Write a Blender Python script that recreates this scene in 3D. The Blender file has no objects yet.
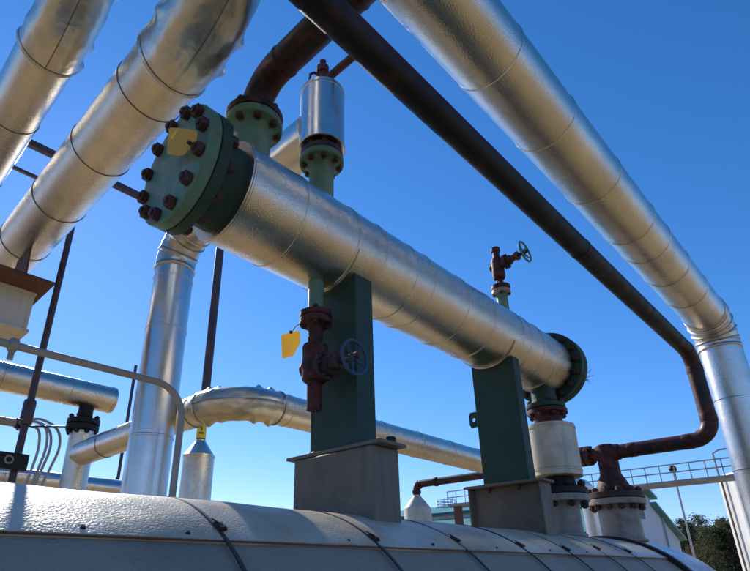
import bpy, math, random
from mathutils import Vector, Matrix, Quaternion
S = bpy.context.scene
C = S.collection
RND = random.Random(7)
EYE = 2.6
def V(x, y, zr): return Vector((x, y, zr + EYE))

# ------------------------------------------------------------------ materials
def mat(name, col, rough=.5, metal=0., var=.15, vscale=3., bump=0., bscale=60., col2=None, cscale=6., cthr=(.5, .65), wave=0., wscale=2.2, streak=None, spec=.5, rvar=.1, transl=0.):
    m = bpy.data.materials.new(name); m.use_nodes = True
    nt = m.node_tree; N = nt.nodes; L = nt.links
    b = N['Principled BSDF']
    tc = N.new('ShaderNodeTexCoord')
    def noise(scale, detail=4., rough_=.55, vec=None):
        n = N.new('ShaderNodeTexNoise'); n.inputs['Scale'].default_value = scale
        n.inputs['Detail'].default_value = detail; n.inputs['Roughness'].default_value = rough_
        L.new(vec if vec is not None else tc.outputs['Object'], n.inputs['Vector']); return n
    def ramp(src, a, c0, d, c1):
        r = N.new('ShaderNodeValToRGB'); e = r.color_ramp.elements
        e[0].position = a; e[0].color = (*c0, 1); e[1].position = d; e[1].color = (*c1, 1)
        L.new(src, r.inputs[0]); return r
    n1 = noise(vscale)
    lo = tuple(max(0, c*(1-var)) for c in col); hi = tuple(min(1, c*(1+var)) for c in col)
    cr = ramp(n1.outputs['Fac'], .3, lo, .7, hi)
    out = cr.outputs[0]
    if col2 is not None:
        n2 = noise(cscale, 6., .65)
        mr = N.new('ShaderNodeMapRange'); mr.inputs[1].default_value = cthr[0]; mr.inputs[2].default_value = cthr[1]
        L.new(n2.outputs['Fac'], mr.inputs[0])
        mx = N.new('ShaderNodeMix'); mx.data_type = 'RGBA'
        L.new(mr.outputs[0], mx.inputs[0]); L.new(out, mx.inputs[6]); mx.inputs[7].default_value = (*col2, 1)
        out = mx.outputs[2]
    if streak is not None:                      # runs of dirt, stretched along Z
        mp = N.new('ShaderNodeMapping'); mp.inputs['Scale'].default_value = (9, 9, .7)
        L.new(tc.outputs['Object'], mp.inputs[0])
        n3 = noise(1.6, 5., .6, mp.outputs[0])
        mr = N.new('ShaderNodeMapRange'); mr.inputs[1].default_value = .52; mr.inputs[2].default_value = .75
        mr.inputs[4].default_value = .7
        L.new(n3.outputs['Fac'], mr.inputs[0])
        mx = N.new('ShaderNodeMix'); mx.data_type = 'RGBA'
        L.new(mr.outputs[0], mx.inputs[0]); L.new(out, mx.inputs[6]); mx.inputs[7].default_value = (*streak, 1)
        out = mx.outputs[2]
    L.new(out, b.inputs['Base Color'])
    nr = noise(vscale*2.3, 5.)
    mr = N.new('ShaderNodeMapRange'); mr.inputs[1].default_value = .3; mr.inputs[2].default_value = .7
    mr.inputs[3].default_value = max(.05, rough-rvar); mr.inputs[4].default_value = min(1, rough+rvar)
    L.new(nr.outputs['Fac'], mr.inputs[0]); L.new(mr.outputs[0], b.inputs['Roughness'])
    b.inputs['Metallic'].default_value = metal
    b.inputs['Specular IOR Level'].default_value = spec
    last = None
    if wave > 0:
        nw = noise(wscale, 2., .4)
        bp = N.new('ShaderNodeBump'); bp.inputs['Strength'].default_value = 1.; bp.inputs['Distance'].default_value = wave
        L.new(nw.outputs['Fac'], bp.inputs['Height']); last = bp
    if bump > 0:
        nb = noise(bscale, 2., .5)
        bp = N.new('ShaderNodeBump'); bp.inputs['Strength'].default_value = 1.; bp.inputs['Distance'].default_value = bump
        L.new(nb.outputs['Fac'], bp.inputs['Height'])
        if last: L.new(last.outputs[0], bp.inputs['Normal'])
        last = bp
    if last: L.new(last.outputs[0], b.inputs['Normal'])
    if transl > 0:
        t = N.new('ShaderNodeBsdfTranslucent'); L.new(out, t.inputs[0])
        ms = N.new('ShaderNodeMixShader'); ms.inputs[0].default_value = transl
        L.new(b.outputs[0], ms.inputs[1]); L.new(t.outputs[0], ms.inputs[2])
        L.new(ms.outputs[0], N['Material Output'].inputs['Surface'])
    return m
M = {}
M['jacket'] = mat('stucco_aluminium', (.665, .615, .52), .27, 1., .12, 2.5, .0024, 120., wave=.008, wscale=2.6, col2=(.50, .42, .31), cscale=2.1, cthr=(.56, .85), rvar=.04)
M['smooth'] = mat('smooth_aluminium', (.60, .56, .48), .36, 1., .14, 5., .0010, 60., wave=.016, wscale=7., col2=(.46, .40, .31), cscale=3., cthr=(.57, .85), rvar=.05)
M['clean'] = mat('plain_aluminium', (.64, .62, .575), .30, 1., .06, 3., .0006, 80., wave=.006, wscale=3., rvar=.04)
M['seam'] = mat('seam_sealant', (.13, .115, .095), .6)
M['strap'] = mat('dull_steel_strap', (.05, .048, .045), .5, .2)
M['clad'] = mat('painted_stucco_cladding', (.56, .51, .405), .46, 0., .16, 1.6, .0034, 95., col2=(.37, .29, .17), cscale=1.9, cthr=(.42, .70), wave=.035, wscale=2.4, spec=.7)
M['cladshade'] = mat('painted_stucco_cladding_shaded', (.30, .265, .20), .6, 0., .12, 1.6, .005, 90., col2=(.21, .185, .14), cscale=1.9, cthr=(.5, .75), spec=.35)  # same cladding in a darker tone, shade below the seam painted in
M['head'] = mat('smooth_head_cladding', (.30, .30, .31), .25, .85, .1, 2., .001, 60., wave=.01)
M['green'] = mat('dark_green_paint', (.021, .056, .042), .55, 0., .14, 3., .0006, 120., col2=(.035, .065, .04), cscale=5., cthr=(.55, .8), spec=.3)
M['green_lit'] = mat('lit_weathered_green_paint', (.105, .215, .15), .5, 0., .14, 3., .0006, 120., col2=(.13, .11, .07), cscale=7., cthr=(.54, .75), spec=.35, streak=(.10, .075, .05))  # green paint lightened for light bounced off the ground, plus rust stains
M['rust'] = mat('rusty_red_primer', (.085, .022, .016), .62, 0., .3, 9., .002, 60., col2=(.022, .013, .011), cscale=11., cthr=(.45, .62), spec=.3)
M['bolt'] = mat('rusty_bolt_steel', (.05, .016, .011), .65, 0., .4, 25., .001, 120., col2=(.02, .015, .014), cscale=30., cthr=(.5, .65))
M['black'] = mat('black_steel', (.012, .011, .0105), .55, 0., .3, 4., .0016, 60., col2=(.032, .02, .015), cscale=4., cthr=(.52, .68), spec=.3)
M['blackrust'] = mat('rust_stained_black_steel', (.024, .019, .018), .5, 0., .3, 4., .0015, 60., col2=(.10, .03, .02), cscale=5.5, cthr=(.45, .60), spec=.3)
M['gasket'] = mat('black_gasket', (.012, .012, .012), .7)
M['grey'] = mat('grey_paint', (.16, .142, .11), .6, 0., .1, 2., .0008, 60., col2=(.10, .08, .055), cscale=2.6, cthr=(.5, .78), streak=(.10, .08, .06), spec=.3)
M['cream'] = mat('cream_painted_steel', (.58, .55, .46), .5, 0., .1, 2., .0008, 60., streak=(.40, .36, .28))
M['plate'] = mat('rusted_plate', (.15, .055, .035), .7, 0., .3, 6., .002, 50., col2=(.06, .03, .025), cscale=6., cthr=(.5, .65))
M['dirtyjacket'] = mat('stained_matte_jacket', (.60, .54, .41), .55, .1, .12, 3., .0012, 60., streak=(.27, .23, .18), col2=(.36, .32, .26), cscale=4., cthr=(.5, .75))
M['flange_grey'] = mat('grey_flange', (.24, .225, .19), .5, 0., .15, 6., .001, 80., col2=(.18, .12, .08), cscale=8., cthr=(.52, .7))
M['yellow'] = mat('yellow_card', (.97, .70, .16), .6, 0., .06, 9., transl=.6)
M['label'] = mat('yellow_marker_band', (.85, .68, .02), .5)
M['ink'] = mat('black_print', (.02, .02, .02), .6)
M['wheel'] = mat('blue_painted_iron', (.022, .06, .125), .5, 0., .2, 20., .001, 90., col2=(.05, .06, .07), cscale=22., cthr=(.55, .7))
M['wheelgreen'] = mat('teal_painted_iron', (.04, .16, .19), .45, 0., .2, 20.)
M['conduit'] = mat('galvanised_conduit', (.27, .265, .235), .5, .2, .1, 4., .0006, 60.)
M['rod'] = mat('dark_purple_brown_steel', (.045, .035, .05), .5, 0., .2, 5., col2=(.09, .035, .03), cscale=3., cthr=(.5, .65))
M['cable'] = mat('grey_cable', (.30, .33, .36), .4)
M['concrete'] = mat('concrete', (.35, .34, .32), .85, 0., .15, 2., .004, 30.)
M['white'] = mat('white_metal_cladding', (.76, .76, .75), .5, 0., .05, 1., streak=(.62, .61, .58))
M['roof'] = mat('teal_roof_sheet', (.10, .30, .27), .45, 0., .1, .8)
M['fascia'] = mat('dark_teal_fascia', (.03, .10, .10), .5)
M['wall'] = mat('pale_wall_sheet', (.60, .61, .62), .6, 0., .06, .6)
M['rail'] = mat('grey_galvanised_rail', (.30, .32, .33), .5, .3)
M['deck'] = mat('stained_deck_steel', (.30, .28, .25), .6, 0., .2, 1.5)
M['bark'] = mat('bark', (.09, .065, .045), .9, 0., .2, 3., .01, 20.)
M['needles'] = mat('evergreen_foliage', (.085, .095, .036), .7, 0., .4, .6, transl=.4)
M['twigs'] = mat('bare_twig_foliage', (.16, .12, .065), .8, 0., .3, .6, transl=.45)
M['wood'] = mat('weathered_wood', (.20, .15, .10), .8)
M['nest'] = mat('dry_twigs', (.16, .12, .07), .9)
M['ground'] = mat('dry_gravel_ground', (.36, .24, .115), .95, 0., .22, .35, .02, 12., col2=(.30, .22, .09), cscale=.12, cthr=(.45, .6))

# ------------------------------------------------------------------ mesh builder
def tag(o, label=None, cat=None, group=None, kind=None):
    if label: o['label'] = label
    if cat: o['category'] = cat
    if group: o['group'] = group
    if kind: o['kind'] = kind
    return o
def thing(name, loc, label, cat, group=None):
    o = bpy.data.objects.new(name, None); C.objects.link(o); o.location = loc; o.empty_display_size = .1
    return tag(o, label, cat, group)

class MB:
    def __init__(s): s.v = []; s.f = []; s.m = []
    def face(s, idx, m=0): s.f.append(tuple(idx)); s.m.append(m)
    def sweep(s, pts, rad, mi=0, N=None, seg=40, caps=(True, True), rfun=None):
        n = len(pts); base = len(s.v)
        T = []
        for i in range(n):
            a = pts[max(0, i-1)]; b = pts[min(n-1, i+1)]
            t = (b-a)
            T.append(t.normalized() if t.length > 1e-9 else (T[-1] if T else Vector((0, 0, 1))))
        if N is None:
            r = Vector((0, 0, 1)) if abs(T[0].z) < .9 else Vector((1, 0, 0))
            u = T[0].cross(r).normalized(); U = [u]
            for i in range(1, n):
                u = (u - T[i]*u.dot(T[i])).normalized(); U.append(u)
        else: U = [Vector(N).normalized()]*n
        for i in range(n):
            u = U[i]; w = T[i].cross(u).normalized()
            for k in range(seg):
                th = 2*math.pi*k/seg
                rr = rad[i] if not hasattr(rad, '__call__') else rad(i)
                if rfun: rr = rfun(i, th, rr)
                s.v.append(pts[i] + (u*math.cos(th) + w*math.sin(th))*rr)
        for i in range(n-1):
            m = mi if isinstance(mi, int) else mi[i]
            for k in range(seg):
                k2 = (k+1) % seg
                s.face((base+i*seg+k, base+i*seg+k2, base+(i+1)*seg+k2, base+(i+1)*seg+k), m)
        m0 = mi if isinstance(mi, int) else mi[0]; m1 = mi if isinstance(mi, int) else mi[-1]
        if caps[0]: s.face([base+k for k in range(seg)][::-1], m0)
        if caps[1]: s.face([base+(n-1)*seg+k for k in range(seg)], m1)
        return s
    def tube(s, a, b, r, r2=None, m=0, seg=24): return s.sweep([Vector(a), Vector(b)], [r, r if r2 is None else r2], m, seg=seg)
    def lathe(s, o, ax, prof, m=0, seg=40, caps=(True, True)):
        """prof: list of (height along axis, radius)"""
        ax = Vector(ax).normalized(); o = Vector(o)
        r = Vector((0, 0, 1)) if abs(ax.z) < .9 else Vector((1, 0, 0))
        u = ax.cross(r).normalized(); w = ax.cross(u).normalized(); base = len(s.v); n = len(prof)
        for h, rr in prof:
            for k in range(seg):
                th = 2*math.pi*k/seg; s.v.append(o+ax*h+(u*math.cos(th)+w*math.sin(th))*max(rr, 1e-4))
        for i in range(n-1):
            mm = m if isinstance(m, int) else m[i]
            for k in range(seg):
                k2 = (k+1) % seg; s.face((base+i*seg+k, base+i*seg+k2, base+(i+1)*seg+k2, base+(i+1)*seg+k), mm)
        if caps[0]: s.face([base+k for k in range(seg)][::-1], m if isinstance(m, int) else m[0])
        if caps[1]: s.face([base+(n-1)*seg+k for k in range(seg)], m if isinstance(m, int) else m[-1])
        return s
    def box(s, a, b, m=0):
        x0, y0, z0 = (min(a[i], b[i]) for i in range(3)); x1, y1, z1 = (max(a[i], b[i]) for i in range(3))
        i = len(s.v)
        s.v += [Vector(p) for p in ((x0,y0,z0),(x1,y0,z0),(x1,y1,z0),(x0,y1,z0),(x0,y0,z1),(x1,y0,z1),(x1,y1,z1),(x0,y1,z1))]
        for q in ((3,2,1,0),(4,5,6,7),(0,1,5,4),(1,2,6,5),(2,3,7,6),(3,0,4,7)): s.face([i+k for k in q], m)
        return s
    def prism(s, poly, ex, m=0):
        """poly: list of 3-D points (a planar outline), ex: extrusion vector"""
        i = len(s.v); n = len(poly); ex = Vector(ex)
        s.v += [Vector(p) for p in poly] + [Vector(p)+ex for p in poly]
        s.face([i+k for k in range(n)][::-1], m); s.face([i+n+k for k in range(n)], m)
        for k in range(n): s.face((i+k, i+(k+1) % n, i+n+(k+1) % n, i+n+k), m)
        return s
    def torus(s, o, ax, R, r, m=0, seg=40, sub=10):
        ax = Vector(ax).normalized(); q = Vector((0, 0, 1)) if abs(ax.z) < .9 else Vector((1, 0, 0))
        u = ax.cross(q).normalized(); w = ax.cross(u).normalized(); base = len(s.v); o = Vector(o)
        for i in range(seg):
            a = 2*math.pi*i/seg; d = u*math.cos(a)+w*math.sin(a)
            for k in range(sub):
                b = 2*math.pi*k/sub; s.v.append(o+d*(R+r*math.cos(b))+ax*(r*math.sin(b)))
        for i in range(seg):
            for k in range(sub):
                s.face((base+i*sub+k, base+((i+1) % seg)*sub+k, base+((i+1) % seg)*sub+(k+1) % sub, base+i*sub+(k+1) % sub), m)
        return s
    def build(s, name, mats, parent=None, smooth=True, bevel=0., angle=32):
        me = bpy.data.meshes.new(name)
        off = Vector(parent['wl']) if parent is not None and 'wl' in parent else (world_loc(parent) if parent is not None else Vector((0, 0, 0)))
        own = Vector((0, 0, 0))
        if parent is None:       # a top-level mesh has its origin at its base
            xs = [v.x for v in s.v]; ys = [v.y for v in s.v]; zs = [v.z for v in s.v]
            own = Vector(((min(xs)+max(xs))/2, (min(ys)+max(ys))/2, min(zs))); off = own
        me.from_pydata([tuple(v-off) for v in s.v], [], s.f)
        if not isinstance(mats, (list, tuple)): mats = [mats]
        for m in mats: me.materials.append(m)
        me.polygons.foreach_set('material_index', s.m)
        me.polygons.foreach_set('use_smooth', [smooth]*len(s.f))
        import bmesh
        bm = bmesh.new(); bm.from_mesh(me); bmesh.ops.recalc_face_normals(bm, faces=bm.faces); bm.to_mesh(me); bm.free()
        if smooth: me.set_sharp_from_angle(angle=math.radians(angle))
        o = bpy.data.objects.new(name, me); C.objects.link(o); o.location = own
        if parent is not None: o.parent = parent; o.location = (0, 0, 0)
        if bevel > 0:
            md = o.modifiers.new('bevel', 'BEVEL'); md.width = bevel; md.segments = 2; md.limit_method = 'ANGLE'; md.angle_limit = math.radians(40)
        return o
def world_loc(o):
    p = Vector((0, 0, 0))
    while o is not None: p += o.location; o = o.parent
    return p

# ------------------------------------------------------------------ piping helpers
class Path:
    """A polyline with filleted corners, sampled by arc length."""
    def __init__(s, pts, bend):
        s.seg = []; pts = [Vector(p) for p in pts]; cur = pts[0]; L = 0
        s.bends = []
        for i in range(1, len(pts)):
            if i < len(pts)-1:
                d0 = (pts[i]-pts[i-1]).normalized(); d1 = (pts[i+1]-pts[i]).normalized()
                ang = d0.angle(d1); R = bend[i-1] if isinstance(bend, (list, tuple)) else bend
                t = R*math.tan(ang/2); a = pts[i]-d0*t
                ln = (a-cur).length; s.seg.append((L, L+ln, 'l', cur, (a-cur).normalized() if ln > 1e-9 else d0)); L += ln
                ctr = a + (d1-d0*d0.dot(d1)).normalized()*R
                s.seg.append((L, L+R*ang, 'a', a, d0, ctr, R)); s.bends.append((L, L+R*ang, (ctr-a).normalized(), d0)); L += R*ang
                cur = pts[i]+d1*t
            else:
                ln = (pts[i]-cur).length; s.seg.append((L, L+ln, 'l', cur, (pts[i]-cur).normalized())); L += ln
        s.L = L
    def pos(s, t):
        for g in s.seg:
            if t <= g[1]+1e-9: break
        if g[2] == 'l': return g[3]+g[4]*(t-g[0])
        a = (t-g[0])/g[6]; n = (g[3]-g[5])
        return g[5]+n*math.cos(a)+g[4]*(g[6]*math.sin(a))
    def stations(s, extra=(), step=.3, bstep=.03):
        st = {0., s.L}
        for g in s.seg:
            n = max(1, int((g[1]-g[0])/(step if g[2] == 'l' else bstep)))
            for k in range(n+1): st.add(g[0]+(g[1]-g[0])*k/n)
        for e in extra:
            if 0 < e < s.L: st.add(e)
        return sorted(st)
def bend_normal(p):
    if p.bends: return p.bends[0][2].cross(p.bends[0][3]).normalized()
    return None
def jacket_stations(p, r, seams, bands=()):
    """(s, radius, material of the stretch that follows) with a rolled bead and a dark lap at each seam"""
    lap = []
    for q in seams:
        lap += [(q-.020, r, 0), (q-.017, r+.006, 0), (q-.0035, r+.006, 1), (q-.002, r-.001, 1), (q+.0015, r-.001, 0), (q+.003, r, 0)]
    lap = [l for l in lap if 0 < l[0] < p.L]
    blocked = [(q-.021, q+.0065) for q in seams]
    st = [(t, r, 0) for t in p.stations() if not any(a < t < b for a, b in blocked)]
    return sorted(st+lap, key=lambda e: e[0])
def jacket(p, r, seams, parent, name='jacket', m='jacket', seg=56, elbow=None, gores=0, scallop=0., caps=(True, True)):
    """insulation jacket along path p; the stretch of the first bend may be a separate elbow cover"""
    N = bend_normal(p)
    if not p.bends:
        st = jacket_stations(p, r, seams)
        mb = MB(); mb.sweep([p.pos(t) for t, _, _ in st], [e[1] for e in st], [e[2] for e in st], N=N, seg=seg, caps=caps)
        return [mb.build(name, [M[m], M['seam']], parent)]
    b0, b1 = p.bends[0][:2]; b0 -= .05; b1 += .05
    out = []
    st = jacket_stations(p, r, seams)
    for lo, hi in ((0, b0), (b1, p.L)):
        q = [e for e in st if lo < e[0] < hi]
        q = [(lo, r, 0)]+q+[(hi, r, 0)]
        if hi-lo < .02: continue
        mb = MB(); mb.sweep([p.pos(t) for t, _, _ in q], [e[1] for e in q], [e[2] for e in q], N=N, seg=seg, caps=caps)
        out.append(mb.build(name, [M[m], M['seam']], parent))
    # elbow cover
    rr = r+.006
    L = b1-b0; n = max(40, int(L/.012)); ts = [b0+L*k/n for k in range(n+1)]
    rs = []; ms = []
    for t in ts:
        e = min(t-b0, b1-t); q = rr
        if .010 < e < .034: q = rr+.009           # rolled hem
        ms.append(1 if .034 < e < .0445 else 0)
        if gores and e > .05:
            f = ((t-b0)/L*gores) % 1.; g = min(f, 1-f)*L/gores
            if .014 < f*L/gores < .028: ms[-1] = 1
            q += .016*math.exp(-(g/.010)**2)
        rs.append(q)
    ph = [RND.random()*6 for _ in range(8)]
    def rf(i, th, q):
        t = ts[i]; u = (t-b0)/L
        e = min(1, min(t-b0, b1-t)/.07)
        d = 0
        if scallop:
            for k, c in ((0, 0.), (1, math.pi)):
                dd = (th-c+math.pi) % (2*math.pi)-math.pi
                a = abs(math.sin(u*math.pi*(6.3 if k else 5.2)+ph[k]))**4*(.55+.45*math.sin(u*9+ph[k+2]))
                d += scallop*a*math.exp(-(dd/.26)**2)
            d += scallop*.10*math.sin(3*th+ph[4]+5*u)*math.sin(7*u+ph[5])
            h = (th-math.pi/2+math.pi) % (2*math.pi)-math.pi
            d += .006*math.exp(-(h/.035)**2)
            h = (th+math.pi/2+math.pi) % (2*math.pi)-math.pi
            d += .006*math.exp(-(h/.035)**2)
        return q+d*e
    mb = MB(); mb.sweep([p.pos(t) for t in ts], rs, ms, N=N, seg=96, caps=caps, rfun=rf)
    if scallop:      # the dark lap line of the two pressed halves
        for side in (1, -1):
            pts = []
            for t in ts[4:-4]:
                a = p.pos(max(t-.005, b0)); bb = p.pos(min(t+.005, b1)); T = (bb-a).normalized(); w = T.cross(N).normalized()
                pts.append(p.pos(t)+w*side*(rr+.0052))
            mb.sweep(pts, [.0035]*len(pts), 1, seg=6)
    out.append(mb.build('elbow_cover', [M['smooth'], M['seam']], parent, angle=50))
    return out

BOLT = {}
def bolt(center, axis, length, d, parent, m='bolt'):
    key = (round(length, 3), round(d, 3), m)
    if key not in BOLT:
        mb = MB(); z = length/2
        mb.lathe((0, 0, 0), (0, 0, 1), [(-z, d*.48), (z, d*.48)], seg=10)
        for sgn in (-1, 1):
            c = sgn*(z-d*.75)
            mb.lathe((0, 0, c-d*.48), (0, 0, 1), [(0, d*.80), (d*.12, d*.95), (d*.84, d*.95), (d*.96, d*.80)], seg=6)
        o = mb.build('bolt', M[m], None, smooth=False); me = o.data
        for v in me.vertices: v.co += o.location
        bpy.data.objects.remove(o); BOLT[key] = me
    o = bpy.data.objects.new('bolt', BOLT[key]); C.objects.link(o); o.parent = parent
    o.location = Vector(center)-world_loc(parent); o.rotation_mode = 'QUATERNION'
    o.rotation_quaternion = Vector((0, 0, 1)).rotation_difference(Vector(axis).normalized()) @ Quaternion((0, 0, 1), RND.random()*6)
    return o
def bolts(o, axis, R, n, length, d, parent, m='bolt', ph=0.):
    axis = Vector(axis).normalized(); q = Vector((0, 0, 1)) if abs(axis.z) < .9 else Vector((1, 0, 0))
    u = axis.cross(q).normalized(); w = axis.cross(u)
    for k in range(n):
        a = 2*math.pi*(k+ph)/n; bolt(Vector(o)+(u*math.cos(a)+w*math.sin(a))*R, axis, length, d, parent, m)
def disc(o, ax, h0, h1, r, c=.006): return [(h0, r-c), (h0+c, r), (h1-c, r), (h1, r-c)]
def handwheel(o, ax, R, parent, m, name='handwheel'):
    mb = MB(); ax = Vector(ax).normalized()
    mb.torus(o, ax, R, R*.095, seg=48, sub=10)
    q = Vector((0, 0, 1)); u = ax.cross(q).normalized(); w = ax.cross(u)
    for k in range(5):
        a = 2*math.pi*k/5+.3; d = u*math.cos(a)+w*math.sin(a)
        mb.sweep([Vector(o)-ax*R*.12, Vector(o)-ax*R*.16+d*R*.5, Vector(o)+d*R*.97], [R*.09, R*.07, R*.06], seg=8)
    mb.lathe(Vector(o)-ax*R*.3, ax, [(0, R*.20), (R*.42, R*.20)], seg=16)
    w_ = mb.build(name, M[m], parent)
    mb = MB(); mb.lathe(Vector(o)+ax*R*.12, ax, [(0, R*.13), (R*.16, R*.13), (R*.22, R*.07)], seg=6); mb.build('wheel_nut', M['rust'], w_, smooth=False)
    return w_

# ------------------------------------------------------------------ the setting: ground
mb = MB(); n = 40
mb.v = [Vector((x, y, 0)) for x, y in ((-900, -900), (900, -900), (900, 900), (-900, 900))]; mb.face((0, 1, 2, 3))
g = mb.build('ground', M['ground'], None, smooth=False); tag(g, kind='structure')

# dry grass hills added out of view behind the camera for golden reflections
mb = MB(); na, nr = 72, 14
for i in range(na+1):
    a = math.radians(150+200*i/na); hh = 10+3*math.sin(a*3.1)+3*math.sin(a*7.3+1); e = min(1, min(i, na-i)/9)
    for k in range(nr+1):
        t = k/nr; d = 45+150*t; z_ = -.3+hh*e*(t*t*(3-2*t))+(.6*math.sin(i*1.7+k)+.5*math.sin(k*2.3+i*.6))*t
        mb.v.append(Vector((d*math.cos(a), d*math.sin(a), z_)))
for i in range(na):
    for k in range(nr): mb.face((i*(nr+1)+k, i*(nr+1)+k+1, (i+1)*(nr+1)+k+1, (i+1)*(nr+1)+k))
M['added_hill'] = mat('added_hill_grass', (.34, .235, .11), .95, 0., .25, .05, .1, 1., col2=(.14, .12, .05), cscale=.06, cthr=(.48, .6))
tag(mb.build('added_hills', M['added_hill'], None), kind='structure')

# ------------------------------------------------------------------ horizontal vessel
YV, ZV, RV, TILT = 2.5, EYE-.755, 1.1, .010
def vz(x): return ZV + TILT*(x-2.2)
ves = thing('pressure_vessel', (2.5, YV, 0), 'long horizontal vessel in off white dimpled cladding that carries the two grey pedestals', 'vessel')
SEAM_A = math.radians(36.2)
def ves_pt(x, a, r=RV): return Vector((x, YV-r*math.sin(a), vz(x)+r*math.cos(a)))
def ves_shell(x0, x1, a0, a1, r0, nx, na, m, name, thick=.02):
    mb = MB()
    for i in range(nx+1):
        x = x0+(x1-x0)*i/nx
        for k in range(na+1):
            a = a0+(a1-a0)*k/na
            mb.v.append(ves_pt(x, a, r0 + .004*math.sin(x*5.1+a*3)*math.sin(a*4+x)))
    for i in range(nx):
        for k in range(na): mb.face((i*(na+1)+k, i*(na+1)+k+1, (i+1)*(na+1)+k+1, (i+1)*(na+1)+k))
    # turned edge of the sheet on the camera side
    e0 = len(mb.v)
    for i in range(nx+1):
        x = x0+(x1-x0)*i/nx; mb.v.append(ves_pt(x, a1, r0-thick)); mb.v.append(ves_pt(x, a0, r0-thick))
    for i in range(nx):
        mb.face((i*(na+1)+na, (i+1)*(na+1)+na, e0+2*(i+1), e0+2*i)); mb.face((i*(na+1), e0+2*i+1, e0+2*(i+1)+1, (i+1)*(na+1)))
    return mb.build(name, M[m], ves)
XA, XB, XE = -2.4, 6.75, 7.95
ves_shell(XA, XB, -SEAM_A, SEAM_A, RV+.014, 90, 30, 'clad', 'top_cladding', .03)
ves_shell(XA, XB, SEAM_A-.01, 2*math.pi-SEAM_A+.01, RV-.004, 90, 80, 'cladshade', 'side_cladding')
mb = MB(); mb.sweep([ves_pt(XA+(XB-XA)*k/40, SEAM_A+.004, RV+.008) for k in range(41)], [.004]*41, seg=6); mb.build('cladding_seam', M['plate'], ves)
mb = MB(); ax = Vector((1, 0, TILT)).normalized(); o0 = Vector((XA, YV, vz(XA)))
prof = [(-(.5*math.sin(t)), (RV+.005)*math.cos(t)) for t in [math.pi/2*k/14 for k in range(14, -1, -1)]]
mb.lathe(o0, ax, prof, seg=80); mb.build('end_head', M['cladshade'], ves)
mb = MB(); o1 = Vector((XB, YV, vz(XB)))
prof = [(0, RV+.002), (XE-XB, RV+.002)] + [(XE-XB+.62*math.sin(t), (RV+.002)*math.cos(t)) for t in [math.pi/2*k/16 for k in range(1, 17)]]
mb.lathe(o1, ax, prof, seg=96); mb.build('end_head', M['head'], ves)['label'] = 'smooth dark rounded end'
for i, x in enumerate((1.26, 2.15, 2.92, 3.68, 4.37, 5.06, 5.75)):
    mb = MB(); o = Vector((x, YV, vz(x)))
    mb.lathe(o, ax, [(-.0085, RV+.010), (-.008, RV+.0175), (.008, RV+.0175), (.0085, RV+.010)], seg=128, caps=(False, False))
    bd = mb.build('strap', M['strap'], ves)
    mb = MB(); a = SEAM_A-.07+.02*math.sin(i*2.1); c = ves_pt(x, a, RV+.017); n_ = (c-Vector((x, YV, vz(x)))).normalized(); t_ = Vector((1, 0, 0)).cross(n_).normalized()
    for d0, w, h, l in ((0, .018, .010, .026), (.018, .015, .016, .008)):
        cc = c+t_*d0
        poly = [cc+Vector((1, 0, 0))*w*sx+t_*l*sy for sx, sy in ((-1, -1), (1, -1), (1, 1), (-1, 1))]
        mb.prism(poly, n_*h)
    mb.sweep([c+t_*(-.05)+n_*.01+Vector((-.015, 0, 0)), c+n_*.014, c+t_*.035+n_*.010+Vector((.012, 0, 0))], [.003]*3, seg=6)
    mb.build('buckle', M['bolt'], bd, smooth=False)
mb = MB(); o = Vector((XB, YV, vz(XB)))
mb.lathe(o, ax, [(-.05, RV+.005), (-.05, RV+.045), (.04, RV+.045), (.05, RV+.005)], seg=128, caps=(False, False)); mb.build('end_ring', M['gasket'], ves)
for x in (.72, 1.10, 1.95, 2.62, 3.3, 4.05, 4.7):
    mb = MB(); c = ves_pt(x, SEAM_A-.028, RV+.012); mb.lathe(c, c-Vector((x, YV, vz(x))), [(0, .010), (.003, .010), (.004, .007), (.009, .007)], seg=8); mb.build('screw', M['bolt'], ves)
for x in (-1.2, 6.3):
    mb = MB(); mb.box((x-.2, YV-.85, 0), (x+.2, YV+.85, 1.0)); mb.build('pier', M['concrete'], ves, smooth=False, bevel=.01)

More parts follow.
